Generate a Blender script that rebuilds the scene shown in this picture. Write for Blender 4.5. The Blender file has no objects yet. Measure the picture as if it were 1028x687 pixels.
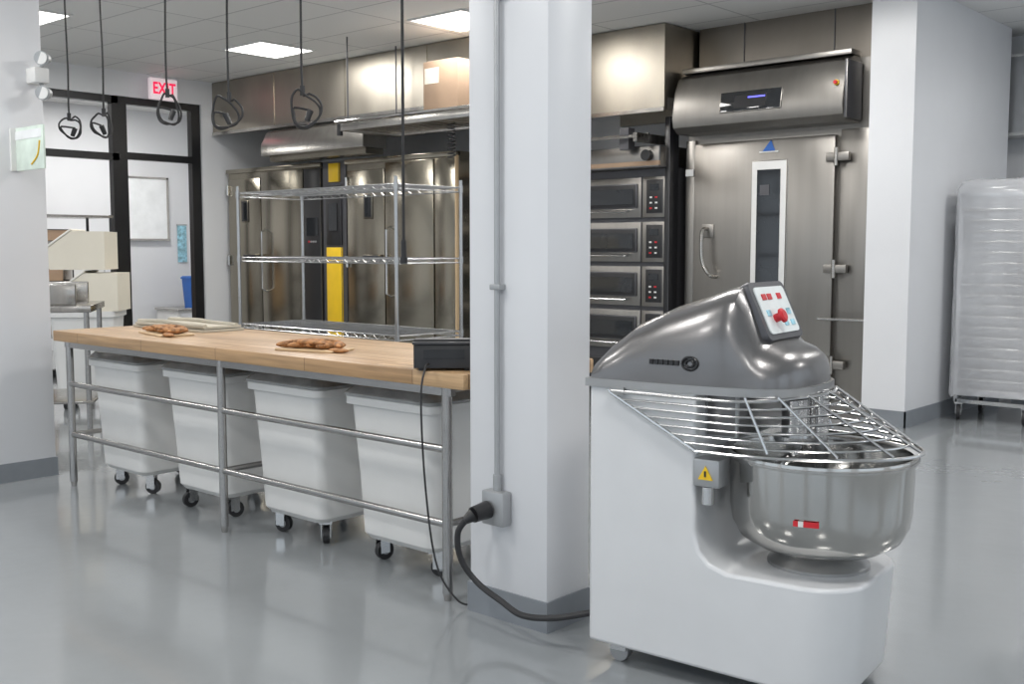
import bpy, bmesh, math, random
from mathutils import Vector, Matrix
random.seed(4)
scene = bpy.context.scene
try:
    scene.view_settings.view_transform = 'Standard'
    scene.view_settings.look = 'None'
except Exception as e:
    print(e)

# ------------------------------------------------------------------ materials
def new_mat(name):
    m = bpy.data.materials.new(name); m.use_nodes = True
    nt = m.node_tree
    return m, nt, nt.nodes['Principled BSDF']

def pmat(name, col, rough=0.5, metal=0.0, var=0.06, scale=6.0, bump=0.0, bscale=60, stretch=(1,1,1), coat=0, alpha=1, trans=0, emit=None, estr=0, rvar=0.0):
    m, nt, p = new_mat(name)
    tc = nt.nodes.new('ShaderNodeTexCoord'); mp = nt.nodes.new('ShaderNodeMapping')
    mp.inputs['Scale'].default_value = stretch
    nt.links.new(tc.outputs['Object'], mp.inputs['Vector'])
    n = nt.nodes.new('ShaderNodeTexNoise'); n.inputs['Scale'].default_value = scale; n.inputs['Detail'].default_value = 4
    nt.links.new(mp.outputs[0], n.inputs['Vector'])
    cr = nt.nodes.new('ShaderNodeValToRGB')
    a = [max(0, c*(1-var)) for c in col]; b = [min(1, c*(1+var)) for c in col]
    cr.color_ramp.elements[0].position = .3; cr.color_ramp.elements[1].position = .7
    cr.color_ramp.elements[0].color = (*a, 1); cr.color_ramp.elements[1].color = (*b, 1)
    nt.links.new(n.outputs['Fac'], cr.inputs[0]); nt.links.new(cr.outputs[0], p.inputs['Base Color'])
    p.inputs['Roughness'].default_value = rough; p.inputs['Metallic'].default_value = metal
    if rvar:
        mr = nt.nodes.new('ShaderNodeMapRange')
        mr.inputs['To Min'].default_value = max(.02, rough-rvar); mr.inputs['To Max'].default_value = rough+rvar
        nt.links.new(n.outputs['Fac'], mr.inputs['Value']); nt.links.new(mr.outputs[0], p.inputs['Roughness'])
    if bump:
        n2 = nt.nodes.new('ShaderNodeTexNoise'); n2.inputs['Scale'].default_value = bscale
        nt.links.new(mp.outputs[0], n2.inputs['Vector'])
        bp = nt.nodes.new('ShaderNodeBump'); bp.inputs['Strength'].default_value = bump; bp.inputs['Distance'].default_value = .01
        nt.links.new(n2.outputs['Fac'], bp.inputs['Height']); nt.links.new(bp.outputs[0], p.inputs['Normal'])
    if coat: p.inputs['Coat Weight'].default_value = coat; p.inputs['Coat Roughness'].default_value = .08
    p.inputs['Alpha'].default_value = alpha
    p.inputs['Transmission Weight'].default_value = trans
    if emit: p.inputs['Emission Color'].default_value = (*emit, 1); p.inputs['Emission Strength'].default_value = estr
    return m

WALL = pmat('wall_paint', (.74, .75, .77), .38, var=.02, scale=2)
PAINTW = pmat('column_paint', (.72, .73, .755), .33, var=.02, scale=2)
BASEB = pmat('baseboard_grey', (.23, .25, .275), .4)
STEEL = pmat('stainless_brushed', (.50, .48, .45), .24, 1, var=.08, scale=14, stretch=(1, 1, .06), rvar=.08)
STEELD = pmat('stainless_oven', (.36, .33, .27), .2, 1, var=.18, scale=1.6, stretch=(1, 1, .4), rvar=.06, bump=.08, bscale=1.8)
STEELP = pmat('stainless_proofer', (.31, .295, .275), .36, 1, var=.06, scale=12, stretch=(1, 1, .05), rvar=.06)
STEELC = pmat('stainless_cladding', (.29, .262, .23), .32, 1, var=.08, scale=3, stretch=(1, 1, .3), rvar=.06, bump=.05, bscale=2)
HOODM = pmat('stainless_hood', (.38, .35, .30), .38, 1, var=.12, scale=2.5, stretch=(1, 1, .5), rvar=.08, bump=.10, bscale=2)
CHROME = pmat('polished_steel', (.66, .66, .66), .18, 1, var=.03)
WIRE = pmat('shelf_wire', (.50, .50, .50), .25, 1, var=.03)
TUBE = pmat('table_tube_steel', (.44, .43, .42), .25, 1, var=.04)
BOWLM = pmat('bowl_steel', (.54, .53, .51), .13, 1, var=.05, scale=10, stretch=(1, 1, .05), rvar=.04)
MWHITE = pmat('mixer_enamel', (.69, .70, .715), .28, var=.02, coat=.3)
MHEAD = pmat('mixer_head_grey', (.205, .20, .20), .28, .8, var=.06, coat=.25, scale=14, stretch=(.1, 1, 1))
MBAND = pmat('mixer_band_grey', (.42, .42, .42), .28, .8)
BLACK = pmat('black_plastic', (.02, .02, .022), .35)
RUBBER = pmat('black_rubber', (.025, .025, .027), .55)
DARKF = pmat('black_frame', (.018, .018, .02), .35, .3)
GLASSD = pmat('dark_glass', (.02, .022, .025), .06, 0, coat=.5)
WPLAST = pmat('white_plastic', (.74, .74, .73), .42, var=.02)
CREAM = pmat('cream_plastic', (.78, .73, .62), .4, var=.02)
LID = pmat('clear_lid', (.46, .47, .47), .14, 0, alpha=.7, coat=.6, var=.35, scale=5, bump=.5, bscale=5)
YEL = pmat('yellow_panel', (.85, .55, .02), .4)
RED = pmat('red_label', (.6, .02, .03), .4)
REDE = pmat('exit_red', (.8, .02, .08), .4, emit=(.9, .02, .1), estr=.7)
SIGNW = pmat('sign_white', (.9, .82, .84), .4, emit=(1, .8, .85), estr=.35)
BOARDW = pmat('whiteboard_white', (.85, .87, .88), .15)
BLUE = pmat('blue_plastic', (.02, .12, .45), .4)
CYAN = pmat('poster_cyan', (.3, .55, .65), .5, scale=20, var=.5)
SCREENB = pmat('screen_blue', (.05, .05, .4), .3, emit=(.15, .15, 1), estr=2)
CARD = pmat('cardboard', (.36, .25, .17), .8, bump=.1)
WOODP = pmat('peel_wood', (.62, .45, .27), .55, scale=8, stretch=(1, 1, .08), var=.15)
BREAD = pmat('bread_crust', (.38, .18, .07), .7, scale=40, var=.65, bump=.7, bscale=60)
CLOTH = pmat('canvas_cloth', (.50, .46, .38), .9, bump=.3, bscale=200)
DGREY = pmat('dark_grey_metal', (.12, .12, .13), .4, .6)
OUTB = pmat('outlet_grey', (.42, .43, .44), .4, .6)
LEDM = pmat('light_panel', (1, 1, 1), .4, emit=(1, .98, .94), estr=5)
PLASTIC_FILM = pmat('plastic_film', (.82, .83, .86), .18, alpha=.5, bump=.9, bscale=7, scale=5, coat=.4, stretch=(1, 1, .35))
PAPER = pmat('sheet_paper', (.78, .82, .82), .5, scale=12, var=.08)
SIGNP = pmat('sign_face', (.70, .80, .72), .4, scale=9, var=.12)

def floor_mat():
    m, nt, p = new_mat('epoxy_floor')
    tc = nt.nodes.new('ShaderNodeTexCoord')
    n = nt.nodes.new('ShaderNodeTexNoise'); n.inputs['Scale'].default_value = .8; n.inputs['Detail'].default_value = 6
    nt.links.new(tc.outputs['Object'], n.inputs['Vector'])
    cr = nt.nodes.new('ShaderNodeValToRGB')
    cr.color_ramp.elements[0].color = (.25, .268, .28, 1); cr.color_ramp.elements[1].color = (.30, .318, .33, 1)
    nt.links.new(n.outputs['Fac'], cr.inputs[0]); nt.links.new(cr.outputs[0], p.inputs['Base Color'])
    p.inputs['Roughness'].default_value = .16
    p.inputs['Coat Weight'].default_value = .5; p.inputs['Coat Roughness'].default_value = .07
    n2 = nt.nodes.new('ShaderNodeTexNoise'); n2.inputs['Scale'].default_value = 5
    nt.links.new(tc.outputs['Object'], n2.inputs['Vector'])
    b = nt.nodes.new('ShaderNodeBump'); b.inputs['Strength'].default_value = .12; b.inputs['Distance'].default_value = .02
    nt.links.new(n2.outputs['Fac'], b.inputs['Height']); nt.links.new(b.outputs[0], p.inputs['Normal'])
    return m
FLOOR = floor_mat()

def brick_mat(name, c1, c2, mort, bw, rh, ms, offset, rough, grain=False, coat=0):
    m, nt, p = new_mat(name)
    tc = nt.nodes.new('ShaderNodeTexCoord')
    b = nt.nodes.new('ShaderNodeTexBrick'); b.offset = offset
    b.inputs['Scale'].default_value = 1; b.inputs['Brick Width'].default_value = bw; b.inputs['Row Height'].default_value = rh
    b.inputs['Mortar Size'].default_value = ms; b.inputs['Color1'].default_value = (*c1, 1); b.inputs['Color2'].default_value = (*c2, 1)
    b.inputs['Mortar'].default_value = (*mort, 1)
    nt.links.new(tc.outputs['Object'], b.inputs['Vector'])
    out = b.outputs['Color']
    if grain:
        mp = nt.nodes.new('ShaderNodeMapping'); mp.inputs['Scale'].default_value = (3, 60, 60)
        nt.links.new(tc.outputs['Object'], mp.inputs[0])
        n = nt.nodes.new('ShaderNodeTexNoise'); n.inputs['Scale'].default_value = 1; n.inputs['Detail'].default_value = 5
        nt.links.new(mp.outputs[0], n.inputs['Vector'])
        mx = nt.nodes.new('ShaderNodeMixRGB'); mx.blend_type = 'OVERLAY'; mx.inputs[0].default_value = .5
        nt.links.new(out, mx.inputs[1]); nt.links.new(n.outputs['Fac'], mx.inputs[2]); out = mx.outputs[0]
    nt.links.new(out, p.inputs['Base Color'])
    p.inputs['Roughness'].default_value = rough
    if coat: p.inputs['Coat Weight'].default_value = coat
    return m
WOOD = brick_mat('butcher_block', (.52, .345, .19), (.36, .215, .105), (.16, .09, .045), .7, .045, .002, .37, .42, True)
CEIL = brick_mat('ceiling_tile', (.78, .78, .765), (.74, .74, .73), (.50, .50, .50), 1.2, .6, .010, 0, .7)

# ------------------------------------------------------------------ builder
class B:
    def __init__(s, name, loc=(0, 0, 0), rot=0, parent=None, bevel=0):
        s.name = name; s.loc = loc; s.rot = rot; s.bm = bmesh.new(); s.mats = []; s.parent = parent; s.bevel = bevel
    def mi(s, m):
        if m not in s.mats: s.mats.append(m)
        return s.mats.index(m)
    def _faces(s, vs, fs, mat, M=None):
        k = s.mi(mat); out = []
        if M is not None: vs = [M @ Vector(v) for v in vs]
        bv = [s.bm.verts.new(v) for v in vs]
        for f in fs:
            try:
                fc = s.bm.faces.new([bv[i] for i in f]); fc.material_index = k; out.append(fc)
            except ValueError: pass
        return bv, out
    def box(s, x0, x1, y0, y1, z0, z1, mat, bev=0, M=None, seg=2):
        vs = [(x, y, z) for x in (x0, x1) for y in (y0, y1) for z in (z0, z1)]
        fs = [(0, 1, 3, 2), (4, 6, 7, 5), (0, 4, 5, 1), (2, 3, 7, 6), (0, 2, 6, 4), (1, 5, 7, 3)]
        bv, ff = s._faces(vs, fs, mat, M)
        if bev:
            es = list({e for f in ff for e in f.edges})
            bmesh.ops.bevel(s.bm, geom=es, offset=bev, segments=seg, affect='EDGES', profile=.5)
    def cyl(s, p0, p1, r, mat, r2=None, n=16):
        p0 = Vector(p0); p1 = Vector(p1); r2 = r if r2 is None else r2
        d = (p1-p0).normalized(); a = d.orthogonal().normalized(); b = d.cross(a)
        vs = []
        for p, rr in ((p0, r), (p1, r2)):
            for i in range(n):
                t = 2*math.pi*i/n; vs.append(p+a*math.cos(t)*rr+b*math.sin(t)*rr)
        fs = [(i, (i+1) % n, n+(i+1) % n, n+i) for i in range(n)]+[tuple(range(n-1, -1, -1)), tuple(range(n, 2*n))]
        s._faces(vs, fs, mat)
    def tube(s, pts, r, mat, n=8, closed=False):
        P = [Vector(p) for p in pts]; m = len(P); vs = []
        T = []
        for i in range(m):
            if closed: t = P[(i+1) % m]-P[i-1]
            else: t = P[min(i+1, m-1)]-P[max(i-1, 0)]
            T.append(t.normalized())
        a = T[0].orthogonal().normalized()
        for i in range(m):
            a = (a-T[i]*a.dot(T[i])).normalized(); b = T[i].cross(a)
            for j in range(n):
                t = 2*math.pi*j/n; vs.append(P[i]+(a*math.cos(t)+b*math.sin(t))*r)
        fs = []
        for i in range(m if closed else m-1):
            k = (i+1) % m
            for j in range(n): fs.append((i*n+j, i*n+(j+1) % n, k*n+(j+1) % n, k*n+j))
        if not closed: fs += [tuple(range(n-1, -1, -1)), tuple((m-1)*n+j for j in range(n))]
        s._faces(vs, fs, mat)
    def lathe(s, prof, c, mat, n=48, M=None):
        vs = []; m = len(prof)
        for r, z in prof:
            for j in range(n):
                t = 2*math.pi*j/n; vs.append((c[0]+max(r, .0005)*math.cos(t), c[1]+max(r, .0005)*math.sin(t), z+(c[2] if len(c) > 2 else 0)))
        fs = [(i*n+j, i*n+(j+1) % n, (i+1)*n+(j+1) % n, (i+1)*n+j) for i in range(m-1) for j in range(n)]
        fs += [tuple(range(n-1, -1, -1)), tuple((m-1)*n+j for j in range(n))]
        s._faces(vs, fs, mat, M)
    def loft(s, rings, mat, cap=True, M=None):
        n = len(rings[0]); m = len(rings); vs = [v for r in rings for v in r]
        fs = [(i*n+j, i*n+(j+1) % n, (i+1)*n+(j+1) % n, (i+1)*n+j) for i in range(m-1) for j in range(n)]
        if cap: fs += [tuple(range(n-1, -1, -1)), tuple((m-1)*n+j for j in range(n))]
        return s._faces(vs, fs, mat, M)
    def ell(s, c, r, mat, M=None, n=16, m=10):
        vs = [];
        for i in range(m+1):
            ph = math.pi*i/m
            for j in range(n):
                t = 2*math.pi*j/n
                q = max(math.sin(ph), .01)
                vs.append((c[0]+r[0]*q*math.cos(t), c[1]+r[1]*q*math.sin(t), c[2]-r[2]*math.cos(ph)))
        fs = [(i*n+j, i*n+(j+1) % n, (i+1)*n+(j+1) % n, (i+1)*n+j) for i in range(m) for j in range(n)]
        fs += [tuple(range(n-1, -1, -1)), tuple(m*n+j for j in range(n))]
        s._faces(vs, fs, mat, M)
    def done(s, angle=35):
        bmesh.ops.recalc_face_normals(s.bm, faces=s.bm.faces[:])
        me = bpy.data.meshes.new(s.name); s.bm.to_mesh(me); s.bm.free()
        for m in s.mats: me.materials.append(m)
        for p in me.polygons: p.use_smooth = True
        try: me.set_sharp_from_angle(angle=math.radians(angle))
        except Exception: pass
        o = bpy.data.objects.new(s.name, me); scene.collection.objects.link(o)
        o.location = s.loc; o.rotation_euler = (0, 0, s.rot)
        if s.bevel:
            md = o.modifiers.new('bev', 'BEVEL'); md.width = s.bevel; md.segments = 3; md.limit_method = 'ANGLE'; md.angle_limit = math.radians(40)
            md.harden_normals = False
        if s.parent: o.parent = s.parent
        return o

def rrect(w, d, r, n=5, cx=0, cy=0):
    pts = []
    for qx, qy, a0 in ((1, 1, 0), (-1, 1, 90), (-1, -1, 180), (1, -1, 270)):
        for i in range(n+1):
            t = math.radians(a0+90*i/n)
            pts.append((cx+qx*(w/2-r)+r*math.cos(t), cy+qy*(d/2-r)+r*math.sin(t)))
    return pts

def smooth_path(pts, k=8):
    P = [Vector(p) for p in pts]; out = []
    for i in range(len(P)-1):
        p0 = P[max(i-1, 0)]; p1 = P[i]; p2 = P[i+1]; p3 = P[min(i+2, len(P)-1)]
        for j in range(k):
            t = j/k
            out.append(.5*((2*p1)+(p2-p0)*t+(2*p0-5*p1+4*p2-p3)*t*t+(3*p1-p0-3*p2+p3)*t**3))
    out.append(P[-1]); return out

CH = 3.4
# ------------------------------------------------------------------ room shell
b = B('floor'); b.box(-15, 3, -3.2, 11.0, -.1, 0, FLOOR); b.done()
b = B('ceiling'); b.box(-15, 3.15, -3.35, 11.05, CH, CH+.1, CEIL); b.done()
b = B('wall_left')
b.box(-11.65, -11.5, -3.2, 4.2, 0, CH, WALL)
b.box(-11.65, -11.5, 7.3, 9.2, 0, CH, WALL)
b.box(-11.65, -11.5, 4.2, 7.3, 3.12, CH, WALL)
b.done()
b = B('wall_back'); b.box(-11.65, -3.6, 9.1, 9.2, 0, CH, WALL); b.done()
b = B('wall_partition'); b.box(-3.608, -3.255, 8.27, 10.5, 0, CH, PAINTW); b.done()
b = B('wall_far'); b.box(-4.6, 3.15, 10.9, 11.0, 0, CH, WALL); b.done()
b = B('wall_far_side'); b.box(-4.6, -4.5, 9.2, 10.9, 0, CH, WALL); b.done()
b = B('wall_office_back'); b.box(-14.7, -14.6, 2, 10, 0, CH, WALL); b.done()
b = B('wall_office_side'); b.box(-14.6, -11.65, 9.2, 9.3, 0, CH, WALL); b.done()
b = B('wall_office_front'); b.box(-14.6, -11.65, 2.9, 3.0, 0, CH, WALL); b.done()
b = B('wall_right')
b.box(3, 3.15, -3.2, 10.9, 0, .8, WALL); b.box(3, 3.15, -3.2, 10.9, 2.9, CH, WALL)
for y in (-3.2, .5, 4.0, 7.5, 10.1): b.box(3, 3.15, y, y+.8, .8, 2.9, WALL)
b.done()
b = B('wall_front')
b.box(-11.65, 3.15, -3.35, -3.2, 0, .5, WALL); b.box(-11.65, 3.15, -3.35, -3.2, 2.9, CH, WALL)
for x in (-11.65, -8, -4.4, -.8, 2.6): b.box(x, x+.55, -3.35, -3.2, .5, 2.9, WALL)
b.done()
b = B('baseboard_right')
b.box(-3.255, -3.243, 8.258, 10.5, 0, .13, BASEB); b.box(-3.608, -3.243, 8.258, 8.27, 0, .13, BASEB); b.done()
b = B('baseboard_left'); b.box(-11.5, -11.488, -3.2, 4.2, 0, .13, BASEB); b.box(-11.5, -11.488, 7.3, 7.6, 0, .13, BASEB); b.done()
b = B('baseboard_far'); b.box(-3.25, 3, 10.888, 10.9, 0, .13, BASEB); b.done()

def column(x0, x1, y0, y1):
    b = B('column'); b.box(x0, x1, y0, y1, 0, CH, PAINTW, .006)
    b.box(x0-.008, x1+.008, y0-.008, y1+.008, 0, .115, BASEB); b.done()
column(-2.836, -2.45, 2.94, 3.19)
column(-6.95, -6.50, 2.58, 3.04)

b = B('window_1')
for y in (4.2, 5.22, 6.17): b.box(-11.62, -11.53, y, y+.08, 0, 3.12, DARKF)
for z in (0, .9, 2.40, 3.04): b.box(-11.62, -11.53, 4.2, 6.25, z, z+.08, DARKF)
b.done()
b = B('door_1')
b.box(-11.62, -11.53, 6.25, 6.35, 0, 3.12, DARKF); b.box(-11.62, -11.53, 7.18, 7.3, 0, 3.12, DARKF)
b.box(-11.62, -11.53, 6.35, 7.18, 2.42, 2.5, DARKF); b.box(-11.62, -11.53, 6.35, 7.18, 3.04, 3.12, DARKF)
b.done()

# office contents
b = B('whiteboard'); b.box(-14.59, -14.56, 8.0, 8.62, 1.55, 2.42, BOARDW)
b.box(-14.59, -14.55, 7.97, 8.65, 2.42, 2.45, STEEL); b.box(-14.59, -14.53, 7.97, 8.65, 1.52, 1.55, STEEL)
b.box(-14.59, -14.55, 7.97, 8.0, 1.52, 2.45, STEEL); b.box(-14.59, -14.55, 8.62, 8.65, 1.52, 2.45, STEEL); b.done()
b = B('wall_poster'); b.box(-14.59, -14.58, 8.80, 8.95, 1.2, 1.75, CYAN); b.box(-14.59, -14.577, 8.79, 8.96, 1.75, 1.77, OUTB); b.done()
b = B('wall_thermostat'); b.box(-14.59, -14.57, 7.72, 7.84, 1.5, 1.65, OUTB, .005); b.cyl((-14.57, 7.78, 1.58), (-14.56, 7.78, 1.58), .03, WPLAST); b.done()
b = B('office_counter', (-14.2, 8.72, 0))
b.box(-.3, .3, -.35, .35, .06, .5, WPLAST, .01); b.box(-.32, .32, -.37, .37, .5, .54, STEEL, .004); b.box(.3, .31, -.32, -.01, .1, .47, WALL); b.box(.3, .31, .01, .32, .1, .47, WALL); b.box(-.28, .26, -.33, .33, 0, .06, BLACK); b.done()
b = B('recycling_bin', (-14.1, 8.75, .54))
b.loft([[(x, y, z) for x, y in rrect(w, w*.8, .04)] for w, z in ((.24, 0), (.30, .42))], BLUE)
b.loft([[(x, y, z) for x, y in rrect(w, w*.8, .04)] for w, z in ((.33, .42), (.33, .44), (.28, .46))], BLUE); b.done()
b = B('office_cabinet', (-14.2, 5.6, 0))
b.box(-.35, .25, -.8, .6, .08, 1.0, CARD, .01); b.box(-.38, .28, -.83, .63, 1.0, 1.04, WOODP)
for y in (-.45, -.1, .25): b.box(.25, .265, y-.15, y+.15, .15, .92, WOODP)
b.box(-.3, .1, -.6, -.1, 1.04, 1.5, BLACK, .02); b.box(-.3, .2, .1, .5, 1.04, 1.6, CARD, .01)
for y in (-.75, .5): b.box(-.3, -.25, y, y+.05, 0, .08, BLACK); b.box(.18, .23, y, y+.05, 0, .08, BLACK)
b.done()

# exit sign
ex = bpy.data.objects.new('exit_sign', None); scene.collection.objects.link(ex); ex.location = (-11.3, 6.68, 3.215)
b = B('sign_body', parent=ex); b.box(-.03, .03, -.17, .17, -.12, .12, SIGNW, .01); b.cyl((0, 0, .12), (0, 0, .185), .02, WPLAST); b.done()
cu = bpy.data.curves.new('letters', 'FONT'); cu.body = 'EXIT'; cu.size = .165; cu.align_x = 'CENTER'; cu.align_y = 'CENTER'; cu.extrude = .003; cu.offset = .004
cu.space_character = 1.08
lt = bpy.data.objects.new('letters', cu); scene.collection.objects.link(lt); lt.parent = ex; lt.location = (.034, 0, 0); lt.scale = (.80, 1.1, 1)
lt.rotation_euler = (math.radians(90), 0, math.radians(90)); cu.materials.append(REDE)

# emergency light on the left column
b = B('emergency_light', (-6.5, 2.99, 2.42))
b.box(0, .12, -.05, .04, -.04, .05, WPLAST, .01)
for z in (.10, -.10):
    b.cyl((.09, 0, z*.4), (.14, 0, z*.9), .012, OUTB)
    b.cyl((.12, .02, z), (.19, -.04, z-.01), .032, OUTB, r2=.042); b.cyl((.19, -.04, z-.01), (.192, -.043, z-.01), .036, WPLAST)
b.done()
b = B('projecting_sign', (-6.5, 2.86, 1.99)); b.box(0, .37, -.0, .012, -.13, .12, SIGNP, .002); b.box(0, .02, -.03, .04, -.13, .12, WPLAST)
b.box(.02, .35, -.003, 0, .05, .1, BOARDW); b.tube(smooth_path([(.22, -.003, -.1), (.30, -.003, -.05), (.33, -.003, .03)]), .005, YEL); b.done()

def panel(x, y, power=40, w=.62, d=.62):
    b = B('ceiling_light', (x, y, CH)); b.box(-w/2, w/2, -d/2, d/2, -.012, -.002, LEDM)
    for a in ((-w/2-.02, -w/2, -d/2-.02, d/2+.02), (w/2, w/2+.02, -d/2-.02, d/2+.02), (-w/2, w/2, -d/2-.02, -d/2), (-w/2, w/2, d/2, d/2+.02)):
        b.box(*a, -.016, -.001, WPLAST)
    o = b.done()
    l = bpy.data.lights.new('lamp', 'AREA'); l.shape = 'RECTANGLE'; l.size = w; l.size_y = d; l.energy = power; l.color = (1, .98, .95)
    lo = bpy.data.objects.new('lamp', l); scene.collection.objects.link(lo); lo.parent = o; lo.location = (0, 0, -.03)
for x, y in ((-9.15, 6.6), (-6.75, 6.9), (-9.4, 4.2), (-9.3, 1.6), (-6.2, 1.4), (-3.4, 1.0), (-3.6, 4.6), (-6.4, 4.6),
             (-.6, 2.0), (-.8, 5.2), (-1.2, 8.6), (.8, -1), (-3, -1.4), (-6.5, -1.6), (1.4, 7), (-3.9, 6.9)):
    panel(x, y, 32)
panel(-13.1, 7.3, 50); panel(-13.1, 4.8, 25)

# ------------------------------------------------------------------ work table
b = B('work_table', (-4.545, 3.41, 0))
b.box(-1.705, 1.685, -.48, .34, .858, .92, WOOD, .006)
for x in (-1.565, 0, 1.565):
    for y in (-.45, .30):
        b.cyl((x, y, .03), (x, y, .858), .021, TUBE); b.cyl((x, y, 0), (x, y, .035), .014, TUBE, r2=.021)
    b.tube([(x, -.45, .31), (x, .30, .31)], .015, TUBE)
    b.box(x-.03, x+.03, -.45, .30, .84, .858, TUBE)
for z in (.61, .31): b.tube([(-1.565, -.45, z), (1.565, -.45, z)], .016, TUBE, 12)
b.tube([(-1.565, .30, .31), (1.565, .30, .31)], .016, TUBE, 12)
for y in (-.45, .30): b.box(-1.6, 1.6, y-.012, y+.012, .825, .858, TUBE)
b.done()

def caster(b, x, y, r=.045, ang=0, zt=.13):
    M = Matrix.Translation((x, y, 0)) @ Matrix.Rotation(ang, 4, 'Z')
    f = lambda p: M @ Vector(p)
    b.cyl(f((0.02, -.014, r)), f((0.02, .014, r)), r, RUBBER, n=20)
    b.cyl(f((0.02, -.017, r)), f((0.02, .017, r)), r*.45, OUTB, n=14)
    for s in (-.022, .022): b.box(-.012, .035, s-.002, s+.002, r*.8, zt-.012, CHROME, M=M)
    b.box(-.03, .035, -.03, .03, zt-.014, zt, CHROME, M=M)
for x in (-3.43, -4.18, -4.96, -5.78):
    b = B('flour_bin', (x, 3.36, 0))
    rings = [[(px, py, z) for px, py in rrect(w, d, .05)] for w, d, z in ((.43, .50, .11), (.47, .54, .135), (.49, .57, .4), (.53, .61, .715), (.575, .65, .72), (.575, .65, .752), (.56, .64, .757))]
    b.loft(rings, WPLAST)
    b.loft([[(px, py, z) for px, py in rrect(w, d, .05)] for w, d, z in ((.585, .66, .757), (.585, .66, .768), (.52, .60, .80), (.25, .45, .808))], LID)
    b.box(-.28, .28, -.01, .01, .757, .812, LID, .004)
    for cx, cy in ((-.18, -.20), (.18, -.20), (-.18, .20), (.18, .20)): caster(b, cx, cy, ang=random.uniform(0, 6), zt=.115, r=.042)
    b.done()

def bread(x, y, rot, sc=1):
    b = B('bread_loaf', (x, y, .9205), rot)
    b.box(-.16, .16, -.085, .085, 0, .01, WOODP, .004)
    for i in range(8):
        t = -.13+.037*i
        M = Matrix.Translation((t, .015*math.sin(i*2.1), .026+.004*(i % 2))) @ Matrix.Rotation(.6 if i % 2 else -.5, 4, 'Z')
        b.ell((0, 0, 0), (.024, .075, .017), BREAD, M)
    for k in range(3):
        M = Matrix.Translation((-.01, -.04+.04*k, .042)) @ Matrix.Rotation(.15*(k-1), 4, 'Z')
        b.ell((0, 0, 0), (.12, .018, .011), BREAD, M)
    for s in (-1, 1): b.ell((s*.17, -.05*s, .011), (.055, .022, .011), BREAD)
    o = b.done(); o.scale = (sc, sc, 1)
bread(-4.08, 3.17, .25, 1.05); bread(-5.48, 3.22, -.2, 1.15)

b = B('canvas_cloth', (-5.80, 3.55, .9215))
for k in range(2):
    z = k*.014
    M = Matrix.Rotation(.05*k, 4, 'Z')
    pts = rrect(.80-.05*k, .30-.03*k, .04)
    lo = [M @ Vector((px, py, z+.003*k*math.sin(px*17+k))) for px, py in pts]; hi = [v+Vector((0, 0, .012)) for v in lo]
    b.loft([[tuple(v) for v in lo], [tuple(v) for v in hi]], CLOTH)
for y in (-.11, .10):
    b.tube(smooth_path([(-.37, y, .032), (-.1, y+.02, .038), (.15, y-.01, .034), (.37, y, .03)]), .014, CLOTH)
b.done()

b = B('bench_scale', (-3.06, 3.03, .92), .75)
prof = [(-.115, .012), (.10, .012), (.10, .05), (.03, .115), (-.10, .125), (-.115, .10)]
b.loft([[(x, p, z) for p, z in [(q*.75, zz) for q, zz in prof]] for x in (-.12, .12)], BLACK)
b.box(-.125, .125, -.10, .10, .105, .116, DGREY, .004)
b.box(-.08, .08, -.092, -.086, .05, .085, GLASSD)
for x in (-.09, .09):
    for y in (-.06, .06): b.cyl((x, y, 0), (x, y, .014), .012, RUBBER)
b.done()
b = B('scale_power_cord', (-3.06, 3.03, .92), .75)
b.tube(smooth_path([(-.06, -.105, .03), (-.07, -.16, .02), (-.085, -.20, -.10), (-.07, -.19, -.45), (-.03, -.18, -.75), (.05, -.20, -.885), (.12, -.19, -.912), (.2, -.22, -.913)]), .004, RUBBER, 6)
b.done()

# ------------------------------------------------------------------ hanging cords
cords = [(-7.11, 2.29, .072, .2, 1.0), (-6.64, 2.28, .068, .9, 1.2), (-5.87, 2.33, .066, .5, 1.5), (-5.23, 2.25, .08, .0, 1.15), (-4.57, 2.22, .08, .3, 1.2)]
for i, (x, zt, r, tw, el) in enumerate(cords):
    rnd = random.Random(i*7+1)
    b = B('hanging_power_cord', (x, 3.5, 0))
    pts = [(0, 0, CH-.02), (.008*rnd.uniform(-1, 1), 0, 3.0), (.010*rnd.uniform(-1, 1), 0, 2.6), (0, 0, zt)]
    d = Vector((math.cos(.73+tw), math.sin(.73+tw), 0)); nn = Vector((-d.y, d.x, 0))
    off = rnd.uniform(-.3, .3)*r
    for k in range(1, 26):
        t = 2*math.pi*k/14
        rr = r*(1-.16*(k//14))*(1+.12*math.sin(k*1.3+i))
        c = Vector((0, 0, zt-r*el-.012*(k//14)))+d*(off*min(1, k/5))
        pts.append(tuple(c+d*math.sin(t)*rr+Vector((0, 0, math.cos(t)*rr*el))+nn*.008*math.sin(k*.8)))
    c = Vector((0, 0, zt-r*el))
    e = c+d*(-.3*r if i % 2 else .5*r)+Vector((0, 0, -r*.1)); pts += [tuple(e)]
    b.tube(smooth_path(pts, 3), .0062, RUBBER, 8)
    b.cyl(e, e+d*(.025 if i % 2 else -.02)+Vector((0, 0, -.055)), .017, BLACK, r2=.014); b.cyl((0, 0, zt+.02), (0, 0, zt-.03), .013, BLACK)
    b.cyl((0, 0, CH-.03), (0, 0, CH), .05, WPLAST); b.done()
b = B('hanging_power_cord', (-3.81, 3.5, 0))
b.tube([(0, 0, CH-.02), (.004, 0, 2.5), (0, 0, 1.42)], .0072, RUBBER); b.cyl((0, 0, 1.44), (0, 0, 1.36), .013, BLACK); b.cyl((0, 0, 1.36), (0, 0, 1.33), .018, BLACK)
b.cyl((0, 0, CH-.03), (0, 0, CH), .05, WPLAST); b.done()

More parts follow.
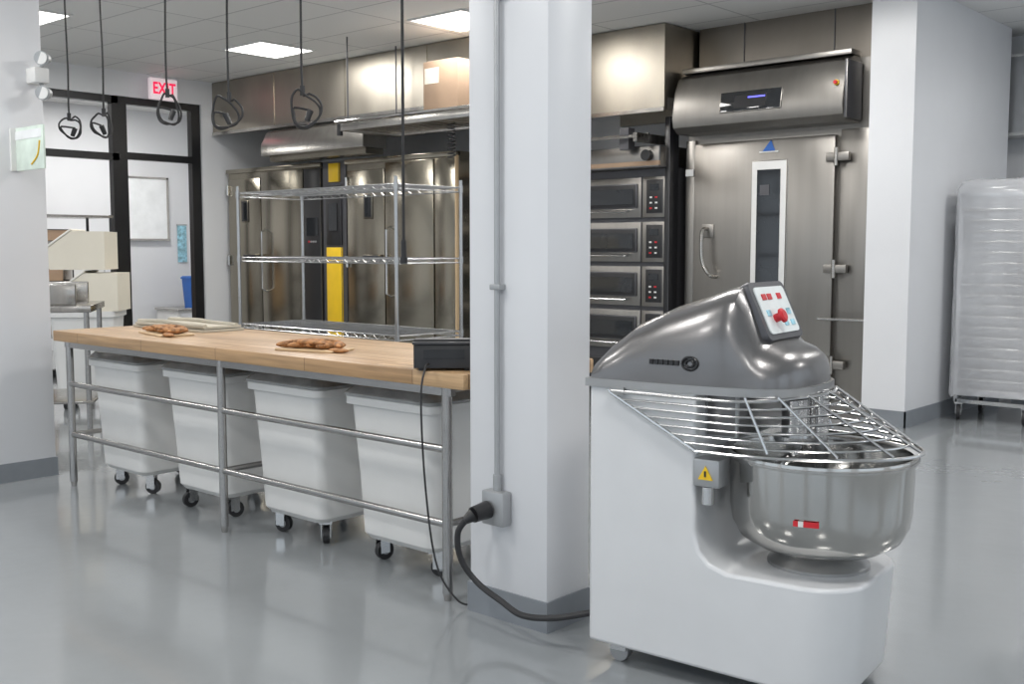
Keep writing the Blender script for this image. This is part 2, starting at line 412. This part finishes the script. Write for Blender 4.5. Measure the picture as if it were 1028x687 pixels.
# ------------------------------------------------------------------ wire shelving rack
b = B('wire_shelving_rack', (-6.115, 5.04, 0))
W, D = .885, .30
for x in (-W, W):
    for y in (-D, D):
        b.cyl((x, y, .02), (x, y, 1.87), .0125, WIRE); b.cyl((x, y, 0), (x, y, .03), .02, RUBBER)
for z in (.28, .83, 1.335, 1.82):
    for zz in (z, z-.03):
        b.tube([(-W, -D, zz), (W, -D, zz)], .0045, WIRE, 6); b.tube([(-W, D, zz), (W, D, zz)], .0045, WIRE, 6)
        b.tube([(-W, -D, zz), (-W, D, zz)], .0045, WIRE, 6); b.tube([(W, -D, zz), (W, D, zz)], .0045, WIRE, 6)
    n = 60
    for i in range(n):
        x = -W+2*W*(i+.5)/n
        b.tube([(x, -D, z+.004), (x, D, z+.004)], .0022, WIRE, 4)
    for s in (-1, 1):
        zig = []
        for i in range(37): zig.append((-W+2*W*i/36, s*D, z if i % 2 else z-.03))
        b.tube(zig, .0025, WIRE, 4)
    for y in (-.1, .1): b.tube([(-W, y, z-.01), (W, y, z-.01)], .004, WIRE, 4)
    for x in (-W, W):
        for y in (-D, D): b.cyl((x, y, z-.035), (x, y, z+.012), .017, WIRE)
b.done()

# ------------------------------------------------------------------ rack ovens on the back line
def rack_oven(x0, x1, black):
    b = B('rack_oven', ((x0+x1)/2, 7.6, 0)); w = (x1-x0)/2
    b.box(-w, w, .03, 1.3, .05, 2.36, STEELD)
    b.box(-w, w, .06, 1.25, 0, .05, BLACK)
    pw = .32
    a, c = -w+.03, w-pw
    mid = a+(c-a)*.45
    b.box(a, mid-.008, 0, .05, .12, 2.24, STEELD, .006); b.box(mid+.008, c-.01, 0, .05, .12, 2.30, STEELD, .006)
    b.box(c+.01, w-.01, 0, .05, .12, 2.30, BLACK if black else STEELD, .004)
    b.box(-w, w, -.01, .05, 2.31, 2.36, STEELD, .004)
    b.box(a+.28, a+.42, -.012, 0, 1.72, 1.98, BLACK, .01); b.box(a+.31, a+.39, -.016, -.01, 1.75, 1.95, GLASSD)
    b.box(mid-.3, mid-.03, -.06, -.02, 1.26, 1.34, BLACK, .01); b.box(mid-.1, mid-.05, -.03, 0, 1.27, 1.33, BLACK)
    b.tube([(mid+.09, 0, .9), (mid+.09, -.06, .93), (mid+.09, -.06, 1.6), (mid+.09, 0, 1.63)], .012, CHROME)
    for z in (.35, 1.2, 2.05): b.cyl((a-.0, -.01, z), (a-.0, -.01, z+.12), .015, CHROME)
    if black:
        b.box(c+.06, w-.06, -.008, .0, 1.55, 1.75, GLASSD); 
        for i in range(4): b.cyl((c+.1+.04*i, -.012, 1.48), (c+.1+.04*i, 0, 1.48), .012, RED if i == 0 else OUTB)
    b.done()
rack_oven(-11.45, -9.62, True)
rack_oven(-9.20, -7.50, False)
b = B('oven_service_panel', (-9.41, 7.6, 0))
b.box(-.20, .20, .02, 1.2, 0, 2.36, DGREY)
b.box(-.13, .13, 0, .03, .3, 1.42, YEL, .004); b.box(-.13, .13, 0, .03, 1.44, 2.1, BLACK, .004); b.box(-.08, .10, 0, .03, 2.13, 2.34, YEL, .004)
b.box(-.07, .07, -.01, .0, 1.6, 1.9, GLASSD)
b.done()
b = B('exhaust_hood', (-9.0, 7.45, 0))
pr = [(0, 2.78), (0, CH-.01), (1.6, CH-.01), (1.6, 2.78), (1.55, 2.78), (1.55, 2.9), (.05, 2.9), (.05, 2.78)]
b.loft([[(x, y, z) for y, z in pr] for x in (-2.49, 2.40)], HOODM)
for x in (-1.25, 0, 1.25): b.box(x-.004, x+.004, -.004, 0, 2.78, CH-.02, STEELD)
b.box(-2.49, 2.40, -.012, 0, 2.765, 2.80, STEEL)
b.done()
b = B('exhaust_hood', (-5.98, 8.15, 0))
b.loft([[(x, y, z) for y, z in [(0, 2.64), (0, CH-.01), (.93, CH-.01), (.93, 2.64), (.88, 2.64), (.88, 2.75), (.05, 2.75), (.05, 2.64)]] for x in (-.59, .53)], HOODM)
b.box(-.59, .53, -.012, 0, 2.625, 2.66, STEEL); b.done()
b = B('steam_canopy', (-9.5, 7.34, 0))
b.loft([[(x, y, z) for y, z in [(-.08, 2.44), (-.08, 2.56), (0, 2.70), (.09, 2.74), (.24, 2.74), (.24, 2.44)]] for x in (-.75, 1.0)], STEEL); b.box(-.7, .95, 0, .24, 2.38, 2.44, STEELD); b.done()

b = B('oven_loader_frame', (-7.1, 7.03, 2.52))
for y in (-.33, .33): b.box(-1.05, .85, y-.02, y+.02, 0, .07, STEEL, .004)
for x in (-1.05, .81): b.box(x, x+.04, -.33, .33, 0, .07, STEEL, .004)
for i in range(14): b.box(-1.0+i*.135, -.93+i*.135, -.33, .33, .02, .04, STEEL)
for i in range(5): b.cyl((-1.12, -.35+i*.04, .09), (.85, -.35+i*.04, .09), .012, CHROME, n=10)
b.cyl((-1.15, -.27, .09), (-1.15, -.27, -.03), .03, BLACK)
for x in (-.98, .78):
    for y in (-.31, .31): b.cyl((x, y, .06), (x, y, CH-2.52), .008, DGREY)
b.tube([(.25+.035*math.cos(k*.7), -.15+.035*math.sin(k*.7), -.0035*k) for k in range(90)], .007, RUBBER, 6)
b.done()
b = B('cardboard_box', (-7.05, 7.12, 2.592)); b.box(-.20, .24, -.2, .2, 0, .50, CARD, .004); b.box(-.20, .24, -.03, .03, .495, .504, CREAM); b.box(-.18, .0, -.202, -.2, .3, .44, CREAM); b.done()
b = B('baker_peel', (-7.35, 7.45, 0))
b.box(-.012, .012, -.05, .05, 0, .5, WOODP, .006); b.box(-.012, .012, -.018, .018, .5, 2.3, WOODP, .006)
b.done()

# ------------------------------------------------------------------ deck oven
b = B('deck_oven', (-6.35, 8.4, 0))
x0, x1 = -.75, .80
b.box(x0, x1, .03, .69, .35, 2.16, DGREY)
b.box(x0, x1, .0, .66, .02+.1, .35, BLACK, .01)
for x in (x0+.1, x1-.1):
    for y in (.1, .55): b.cyl((x, y, 0), (x, y, .12), .03, BLACK)
for zc in (1.88, 1.465, 1.05, .635):
    b.box(x0+.02, x1-.30, -.01, .04, zc-.19, zc+.19, STEELP, .006)
    b.box(x0+.12, x1-.34, -.03, .0, zc-.10, zc+.13, BLACK, .01); b.box(x0+.18, x1-.38, -.035, -.028, zc-.06, zc+.08, GLASSD)
    b.tube([(x0+.2, -.03, zc-.125), (x0+.2, -.075, zc-.13), (x1-.42, -.075, zc-.13), (x1-.42, -.03, zc-.125)], .01, CHROME)
    b.box(x1-.29, x1-.03, -.012, .04, zc-.19, zc+.19, STEELP, .004)
    b.box(x1-.24, x1-.06, -.02, -.01, zc-.15, zc+.16, BLACK, .004)
    b.box(x1-.20, x1-.10, -.024, -.018, zc+.06, zc+.12, GLASSD)
    for i in range(3):
        for j in range(2): b.box(x1-.20+j*.06, x1-.175+j*.06, -.024, -.018, zc-.11+i*.05, zc-.095+i*.05, RED if (i+j) % 3 == 0 else WPLAST)
b.box(x0, x1, -.16, .66, 2.14, 2.34, STEELP, .01)
b.box(x0, x1, -.17, -.15, 2.16, 2.20, CARD)
b.box(x1-.02, x1+.035, -.05, .1, 0.0, 2.6, BLACK, .004)
b.cyl((x1-.12, -.22, 2.25), (x1-.12, -.10, 2.25), .05, BLACK)
for i in range(4): b.box(x0, x1-.1, -.35+i*.05, -.33+i*.05, 2.40+i*.01, 2.42+i*.01, STEEL)
b.box(x1-.35, x1-.25, -.3, -.2, 2.3, 2.5, DGREY)
b.box(x1-.14, x1-.10, -.38, .2, 2.36, 2.44, STEEL)
b.done()

# ------------------------------------------------------------------ proofer + cladding
b = B('trim_steel_cladding')
b.box(-5.41, -3.612, 8.66, 8.70, 0, CH, STEELC)
b.box(-4.95, -4.942, 8.652, 8.66, 2.95, CH, DGREY); b.box(-4.1, -4.092, 8.652, 8.66, 2.95, CH, DGREY); b.done()
b = B('proofer_cabinet', (-4.6, 8.5, 0))
b.box(-.83, .965, .02, .15, 0, 2.95, STEELP)
b.box(-.83, -.73, -.01, .03, .1, 2.38, STEELP, .006)
b.box(.66, .96, -.01, .03, .1, 2.38, STEELP, .006)
b.box(-.72, .63, -.05, .03, .12, 2.34, STEELP, .012)
b.box(-.72, .63, -.055, .0, .12, .35, STEEL, .01)
b.box(-.13, .21, -.065, -.04, .98, 2.16, WPLAST, .008); b.box(-.07, .15, -.07, -.06, 1.06, 2.08, GLASSD)
b.box(-.04, .05, -.074, -.068, 1.86, 1.95, DGREY)
b.tube(smooth_path([(-.56, -.05, 1.58), (-.58, -.12, 1.55), (-.57, -.13, 1.3), (-.50, -.12, 1.17), (-.47, -.05, 1.15)]), .018, STEEL)
b.box(-.62, -.5, -.06, -.04, 1.5, 1.62, STEELP, .006)
for z in (.4, 1.2, 2.12):
    b.box(.56, .76, -.075, -.03, z, z+.07, STEELP, .006); b.cyl((.65, -.07, z-.04), (.65, -.07, z+.11), .018, STEEL)
b.box(-.82, -.74, -.03, .01, 2.06, 2.12, WPLAST)
b.tube([(.55, -.05, .82), (.55, -.13, .82), (.95, -.13, .82), (.95, -.01, .82)], .012, CHROME)
pr = [(.02, 2.42), (-.22, 2.42), (-.29, 2.47), (-.31, 2.55), (-.27, 2.78), (-.21, 2.90), (-.12, 2.945), (.02, 2.955)]
b.loft([[(x, y, z) for y, z in pr] for x in (-.79, .80)], STEELP)
b.box(-.79, .80, -.16, .02, 2.955, 3.0, STEELP, .004)
th = math.atan2(.04, .23)
M = Matrix.Translation((-.02, -.292, 2.645)) @ Matrix.Rotation(-th, 4, 'X')
b.box(-.29, .29, -.014, .01, -.09, .09, GLASSD, .006, M=M); b.box(-.15, .15, -.018, -.012, -.06, .05, BLACK, M=M); b.box(-.02, .14, -.02, -.015, .02, .032, SCREENB, M=M)
b.cyl((.74, -.28, 2.72), (.74, -.30, 2.72), .022, YEL); b.cyl((.74, -.29, 2.72), (.74, -.32, 2.72), .015, RED)
b.box(.80, .825, -.28, .0, 2.44, 2.9, DGREY, .004)
b.loft([[(-.03, y, 2.235), (.09, y, 2.235), (.05, y, 2.33)] for y in (-.052, -.06)], BLUE)
b.box(-.06, .12, -.06, -.052, 2.225, 2.238, WPLAST)
b.done()

# ------------------------------------------------------------------ covered pan rack (right)
def pan_rack(x, y, rot=0):
    e = bpy.data.objects.new('covered_pan_rack', None); scene.collection.objects.link(e); e.location = (x, y, 0); e.rotation_euler = (0, 0, rot)
    b = B('rack_frame', parent=e)
    for px in (-.28, .28):
        for py in (-.3, .3): b.box(px-.015, px+.015, py-.015, py+.015, .14, 1.85, CHROME)
    for z in (.14, 1.82):
        for px in (-.28, .28): b.box(px-.015, px+.015, -.3, .3, z, z+.03, CHROME)
        for py in (-.3, .3): b.box(-.28, .28, py-.015, py+.015, z, z+.03, CHROME)
    for i in range(18):
        z = .24+i*.086
        b.box(-.265, .265, -.31, .31, z, z+.020, STEEL, .004)
        for px in (-.275, .275): b.box(px-.012, px+.012, -.3, .3, z-.012, z, CHROME)
    for px in (-.26, .26):
        for py in (-.28, .28): caster(b, px, py, r=.062, ang=random.uniform(0, 6), zt=.145)
    b.done()
    b = B('plastic_cover', parent=e)
    rings = []
    for k in range(19):
        z = .20+1.62*k/18
        f = k/18
        rr = rrect(.665-.015*f, .70-.02*f, .05, 10)
        amp = .016*(1-.4*f)
        rings.append([(px*(1+amp*math.sin(i*1.7+z*3)+.006*math.sin(i*.9-z*17)), py*(1+amp*math.cos(i*1.5+z*4)+.006*math.sin(i*1.1+z*19)), z+(.015*math.sin(i*.8) if k == 0 else 0)) for i, (px, py) in enumerate(rr)])
    for z, w, d in ((1.88, .645, .68), (1.93, .60, .64), (1.955, .5, .55), (1.965, .25, .3)):
        rr = rrect(w, d, .05, 10)
        rings.append([(px*(1+.01*math.sin(i*1.7+z*3)), py*(1+.01*math.cos(i*1.5+z*4)), z+.006*math.sin(i*1.3)) for i, (px, py) in enumerate(rr)])
    n = len(rings[0]); vs = [v for r in rings for v in r]
    fs = [(i*n+j, i*n+(j+1) % n, (i+1)*n+(j+1) % n, (i+1)*n+j) for i in range(len(rings)-1) for j in range(n)]+[tuple((len(rings)-1)*n+j for j in range(n))]
    b._faces(vs, fs, PLASTIC_FILM); b.done(60)
pan_rack(-2.84, 9.30); pan_rack(-2.10, 9.34)
b = B('wall_cabinet', (-2.75, 10.72, 2.8)); b.box(-.6, .9, -.15, .18, -.36, .38, WPLAST, .01)
for x in (-.58, .17): b.box(x, x+.7, -.17, -.15, -.34, .36, OUTB, .006); b.box(x+.3, x+.4, -.19, -.17, -.3, -.28, STEEL)
b.done()

# ------------------------------------------------------------------ stacked ingredient bins & divider (left background)
e = B('stacked_ingredient_bins', (-9.13, 4.60, 0), -.75)
for z0, dx in ((.86, .06), (1.22, -.04)):
    pr = [(-.20, 0), (.26, 0), (.26, .33), (-.02, .33), (-.28, .14), (-.28, .09)]
    e.loft([[(x, p+dx, z0+z) for p, z in pr] for x in (-.21, .21)], CREAM)
    e.box(-.22, .22, -.29+dx, -.27+dx, z0+.08, z0+.16, OUTB, .004)
    M = Matrix.Translation((0, -.15+dx, z0+.245)) @ Matrix.Rotation(math.atan2(.19, .26), 4, 'X')
    e.box(-.22, .22, -.17, .17, -.005, .012, WPLAST, .004, M=M)
e.loft([[(x, y, z) for x, y in rrect(w, d, .05)] for w, d, z in ((.36, .46, .14), (.40, .54, .80), (.44, .58, .81), (.44, .58, .86))], WPLAST)
for cx, cy in ((-.13, -.16), (.13, -.16), (-.13, .16), (.13, .16)): caster(e, cx, cy, zt=.145)
e.done()
b = B('dough_divider', (-8.1, 3.88, 0), -.6)
for x in (-.36, .36):
    for y in (-.22, .22): b.cyl((x, y, 0), (x, y, .95), .02, TUBE)
b.box(-.40, .40, -.26, .26, .93, .98, STEEL, .006); b.box(-.40, .40, -.26, .26, .25, .27, STEEL, .004)
b.cyl((-.3, 0, 1.06), (.3, 0, 1.06), .05, CHROME); b.box(-.36, -.3, -.15, .15, .98, 1.14, STEEL, .01); b.box(.3, .36, -.15, .15, .98, 1.14, STEEL, .01)
b.box(-.38, .38, -.25, -.18, .98, 1.0, WPLAST)
b.done()
b = B('shelf_unit', (-10.9, 5.2, 0))
for x in (-.25, .25):
    for y in (-.45, .45): b.cyl((x, y, 0), (x, y, 1.75), .015, BLACK)
for z in (.5, 1.05, 1.45, 1.72): b.box(-.27, .27, -.47, .47, z, z+.025, STEEL)
b.box(-.2, .2, -.4, -.05, 1.075, 1.38, CARD, .005); b.box(-.2, .2, .05, .4, 1.075, 1.3, WPLAST, .01); b.box(-.2, .2, -.3, .3, .525, .8, CARD, .005)
b.box(-.15, .15, -.35, .1, 1.475, 1.6, CARD, .01)
b.done()

# ------------------------------------------------------------------ outlet, conduit & cable on the column
b = B('power_outlet', (-2.675, 2.94, 0))
b.box(-.055, .055, -.05, 0, .37, .50, OUTB, .008); b.cyl((.0, -.02, .5), (.0, -.02, CH), .011, OUTB)
for z in (1.25, 2.3, 3.1): b.box(-.025, .025, -.036, 0, z, z+.02, OUTB, .003)
b.cyl((0, -.02, .5), (0, -.02, .56), .016, OUTB)
b.done()
b = B('mixer_power_cable', (-2.675, 2.94, 0))
b.cyl((-.02, -.052, .43), (-.03, -.12, .42), .034, BLACK, r2=.03, n=20); b.cyl((-.03, -.12, .42), (-.045, -.15, .40), .026, BLACK, r2=.014)
b.tube(smooth_path([(-.04, -.145, .405), (-.075, -.155, .35), (-.075, -.14, .25), (-.02, -.11, .165), (.10, -.11, .12), (.22, -.13, .10), (.36, -.12, .12), (.487, -.06, .155)]), .0115, RUBBER, 10)
b.done()

# ------------------------------------------------------------------ spiral mixer
mx = bpy.data.objects.new('spiral_dough_mixer', None); scene.collection.objects.link(mx)
mx.location = (-2.181, 2.839, 0); mx.rotation_euler = (0, 0, math.radians(6.4))
WM = .56; TC = .28; SB = .694
b = B('body', parent=mx, bevel=.012)
pr = [(0, .072), (.87, .052), (.895, .39), (.50, .39), (.44, .41), (.405, .445), (.388, .51), (.386, .955), (0, .955)]
bv, ff = b.loft([[(s, t, z) for s, z in pr] for t in (0, WM)], MWHITE)
es = [e for e in b.bm.edges if all(v.co.x > .86 for v in e.verts) and abs(e.verts[0].co.y-e.verts[1].co.y) < 1e-4]
bmesh.ops.bevel(b.bm, geom=es, offset=.16, segments=8, affect='EDGES', profile=.5)
b.done()
b = B('feet', parent=mx)
for s, t in ((.09, .07), (.09, .49), (.70, .10), (.70, .46)):
    b.cyl((s, t-.018, .035), (s, t+.018, .035), .035, RUBBER if s > .5 else OUTB, n=20); b.box(s-.03, s+.03, t-.026, t+.026, .04, .072, CHROME)
b.done()
b = B('head_cover', parent=mx)
st = [(-.012, .25, .955, 1.01), (.0, .275, .955, 1.035), (.05, .282, .955, 1.09), (.14, .284, .955, 1.16), (.26, .282, .955, 1.215), (.38, .28, .955, 1.255), (.45, .272, .955, 1.28),
      (.485, .262, .955, 1.285), (.51, .255, .955, 1.245), (.55, .25, .955, 1.13), (.575, .245, .955, 1.105), (.62, .225, .955, 1.09), (.655, .185, .955, 1.07), (.678, .12, .955, 1.04), (.688, .05, .96, 1.0)]
rings = []
for s, w, z0, z1 in st:
    r = []
    ns = 5.0 if s < .5 else 3.2
    for k in range(33):
        a = math.pi*k/32
        ca, sa = math.cos(a), math.sin(a)
        r.append((s, TC+w*math.copysign(abs(ca)**(2/ns), ca), z0+(z1-z0)*abs(sa)**(2/2.6)))
    rings.append(r)
b.loft(rings, MHEAD); b.done(50)
b = B('head_band', parent=mx)
out = []
for s, w in [(-.012, .29), (.3, .292), (.5, .272), (.6, .245), (.65, .205), (.685, .14), (.70, .06)]: out.append((s, TC-w))
out += [(s, 2*TC-t) for s, t in reversed(out)]
b.loft([[(s, t, z) for s, t in out] for z in (.945, .972)], MBAND)
b.done()
b = B('side_emblem', parent=mx)
for rr in (.026, .014): b.tube([(.365+rr*math.cos(k*.4), -.002, 1.04+rr*.8*math.sin(k*.4)) for k in range(16)], .004, BLACK, 6, closed=True)
for k in range(6): b.box(.225+k*.018, .237+k*.018, -.006, .004, 1.032, 1.048, BLACK)
b.done()
b = B('control_panel', parent=mx)
dn = Vector((.085, 0, -.185)).normalized(); nrm = Vector((.185, 0, .085)).normalized()
cpt = Vector((.527, TC+.0, 1.20))
M = Matrix(((0, -dn.x, nrm.x, cpt.x), (1, 0, 0, cpt.y), (0, -dn.z, nrm.z, cpt.z), (0, 0, 0, 1)))
b.loft([[(px, py, z) for px, py in rrect(w, h, .025)] for z, w, h in ((-.06, .29, .195), (.0, .30, .203), (.008, .295, .197))], DGREY, M=M)
b.loft([[(px, py, z) for px, py in rrect(.245, .16, .015)] for z in (.006, .012)], PAPER, M=M)
for x in (-.07, -.025, .055): b.box(x-.016, x+.016, .035, .055, .010, .015, RED, M=M)
for x in (-.08, .03, .085): b.box(x-.014, x+.014, -.02, .0, .010, .015, CYAN, M=M)
for x in (.03, .085): b.box(x-.014, x+.014, -.058, -.04, .010, .015, CYAN, M=M)
b.lathe([(.014, .01), (.014, .03), (.024, .034), (.024, .042), (.017, .047)], (-.045, -.03), RED, n=20, M=M)
b.done()
b = B('bowl', parent=mx)
b.lathe([(.03, .445), (.13, .442), (.20, .455), (.25, .485), (.274, .53), (.282, .58), (.286, .735), (.297, .738), (.299, .748), (.296, .758), (.281, .756), (.277, .735), (.273, .585), (.264, .54), (.24, .50), (.19, .468), (.06, .46), (.02, .54), (.0, .545)], (SB, TC), BOWLM, n=64)
b.done(50)
b = B('bowl_pedestal', parent=mx); b.lathe([(.16, .38), (.16, .40), (.14, .42), (.12, .443)], (SB, TC), MBAND); b.done()
b = B('spiral_hook', parent=mx)
b.cyl((SB-.08, TC, .95), (SB-.08, TC, .80), .05, CHROME); b.cyl((SB-.08, TC, .80), (SB-.08, TC, .78), .075, CHROME, n=24)
b.tube(smooth_path([(SB-.08+.09*math.cos(a)*min(1, .3+i*.1), TC+.09*math.sin(a)*min(1, .3+i*.1), .78-.022*i) for i, a in enumerate([k*.8 for k in range(13)])], 4), .016, CHROME, 10)
b.cyl((SB+.0, TC, .95), (SB+.0, TC, .50), .022, CHROME)
b.done()
b = B('labels', parent=mx)
for k in range(5):
    a = math.radians(-86+3*k); a2 = math.radians(-86+3*(k+1))
    r1, r2 = .2875, .2895
    b.loft([[(SB+r*math.cos(q), TC+r*math.sin(q), z) for r, q in ((r1, a), (r2, a), (r2, a2), (r1, a2))] for z in (.575, .592)], RED if k not in (1,) else WPLAST)
b.done()
b = B('bowl_drive_box', parent=mx)
b.box(.385, .475, -.01, .07, .655, .745, OUTB, .008); b.cyl((.43, .01, .655), (.43, .01, .60), .02, CHROME)
b.loft([[(.405, y, .68), (.455, y, .68), (.43, y, .724)] for y in (-.011, -.014)], YEL)
b.box(.427, .433, -.0165, -.013, .690, .708, BLACK)
b.box(.386, .50, .07, .5, .80, .955, MHEAD, .01)
b.done()
b = B('bowl_guard', parent=mx)
K = 8
SG = .50
for k in range(K):
    f = k/(K-1)
    z = .935-.165*f
    F = .215+.290*f
    w = .302
    s0 = .095+.30*f
    pts = [(s0, TC-w, z)]
    for q in range(0, 33):
        a = -math.pi/2+math.pi*q/32
        pts.append((SG+F*math.cos(a), TC+w*math.sin(a), z+.008*math.cos(a)))
    pts.append((s0, TC+w, z))
    b.tube(pts, .006 if k in (0, K-1) else .004, CHROME, 8)
for sgn in (-1, 1):
    b.tube([(.085, TC+sgn*.302, .94), (.095, TC+sgn*.302, .93), (.41, TC+sgn*.302, .765)], .006, CHROME)
    b.box(.09, .14, TC+sgn*.29-.012, TC+sgn*.29+.012, .925, .95, MBAND)
for a in (-75, -50, -25, 0, 25, 50, 75):
    a = math.radians(a); pts = []
    for k in range(K):
        f = k/(K-1); F = .215+.290*f; pts.append((SG+F*math.cos(a), TC+.302*math.sin(a), .935-.165*f+.014))
    b.tube(pts, .0048, CHROME)
b.done()

# ------------------------------------------------------------------ world + camera
w = bpy.data.worlds.new('world'); scene.world = w; w.use_nodes = True
bg = w.node_tree.nodes['Background']; bg.inputs[0].default_value = (.80, .90, 1, 1); bg.inputs[1].default_value = 1.1
cam = bpy.data.cameras.new('camera'); co = bpy.data.objects.new('camera', cam); scene.collection.objects.link(co)
cam.sensor_width = 36; cam.lens = 1080/1028*36
co.location = (0, 0, 1.4); co.rotation_euler = (math.radians(90-4.95), 0, math.radians(41.7))
cam.clip_start = .05
scene.camera = co
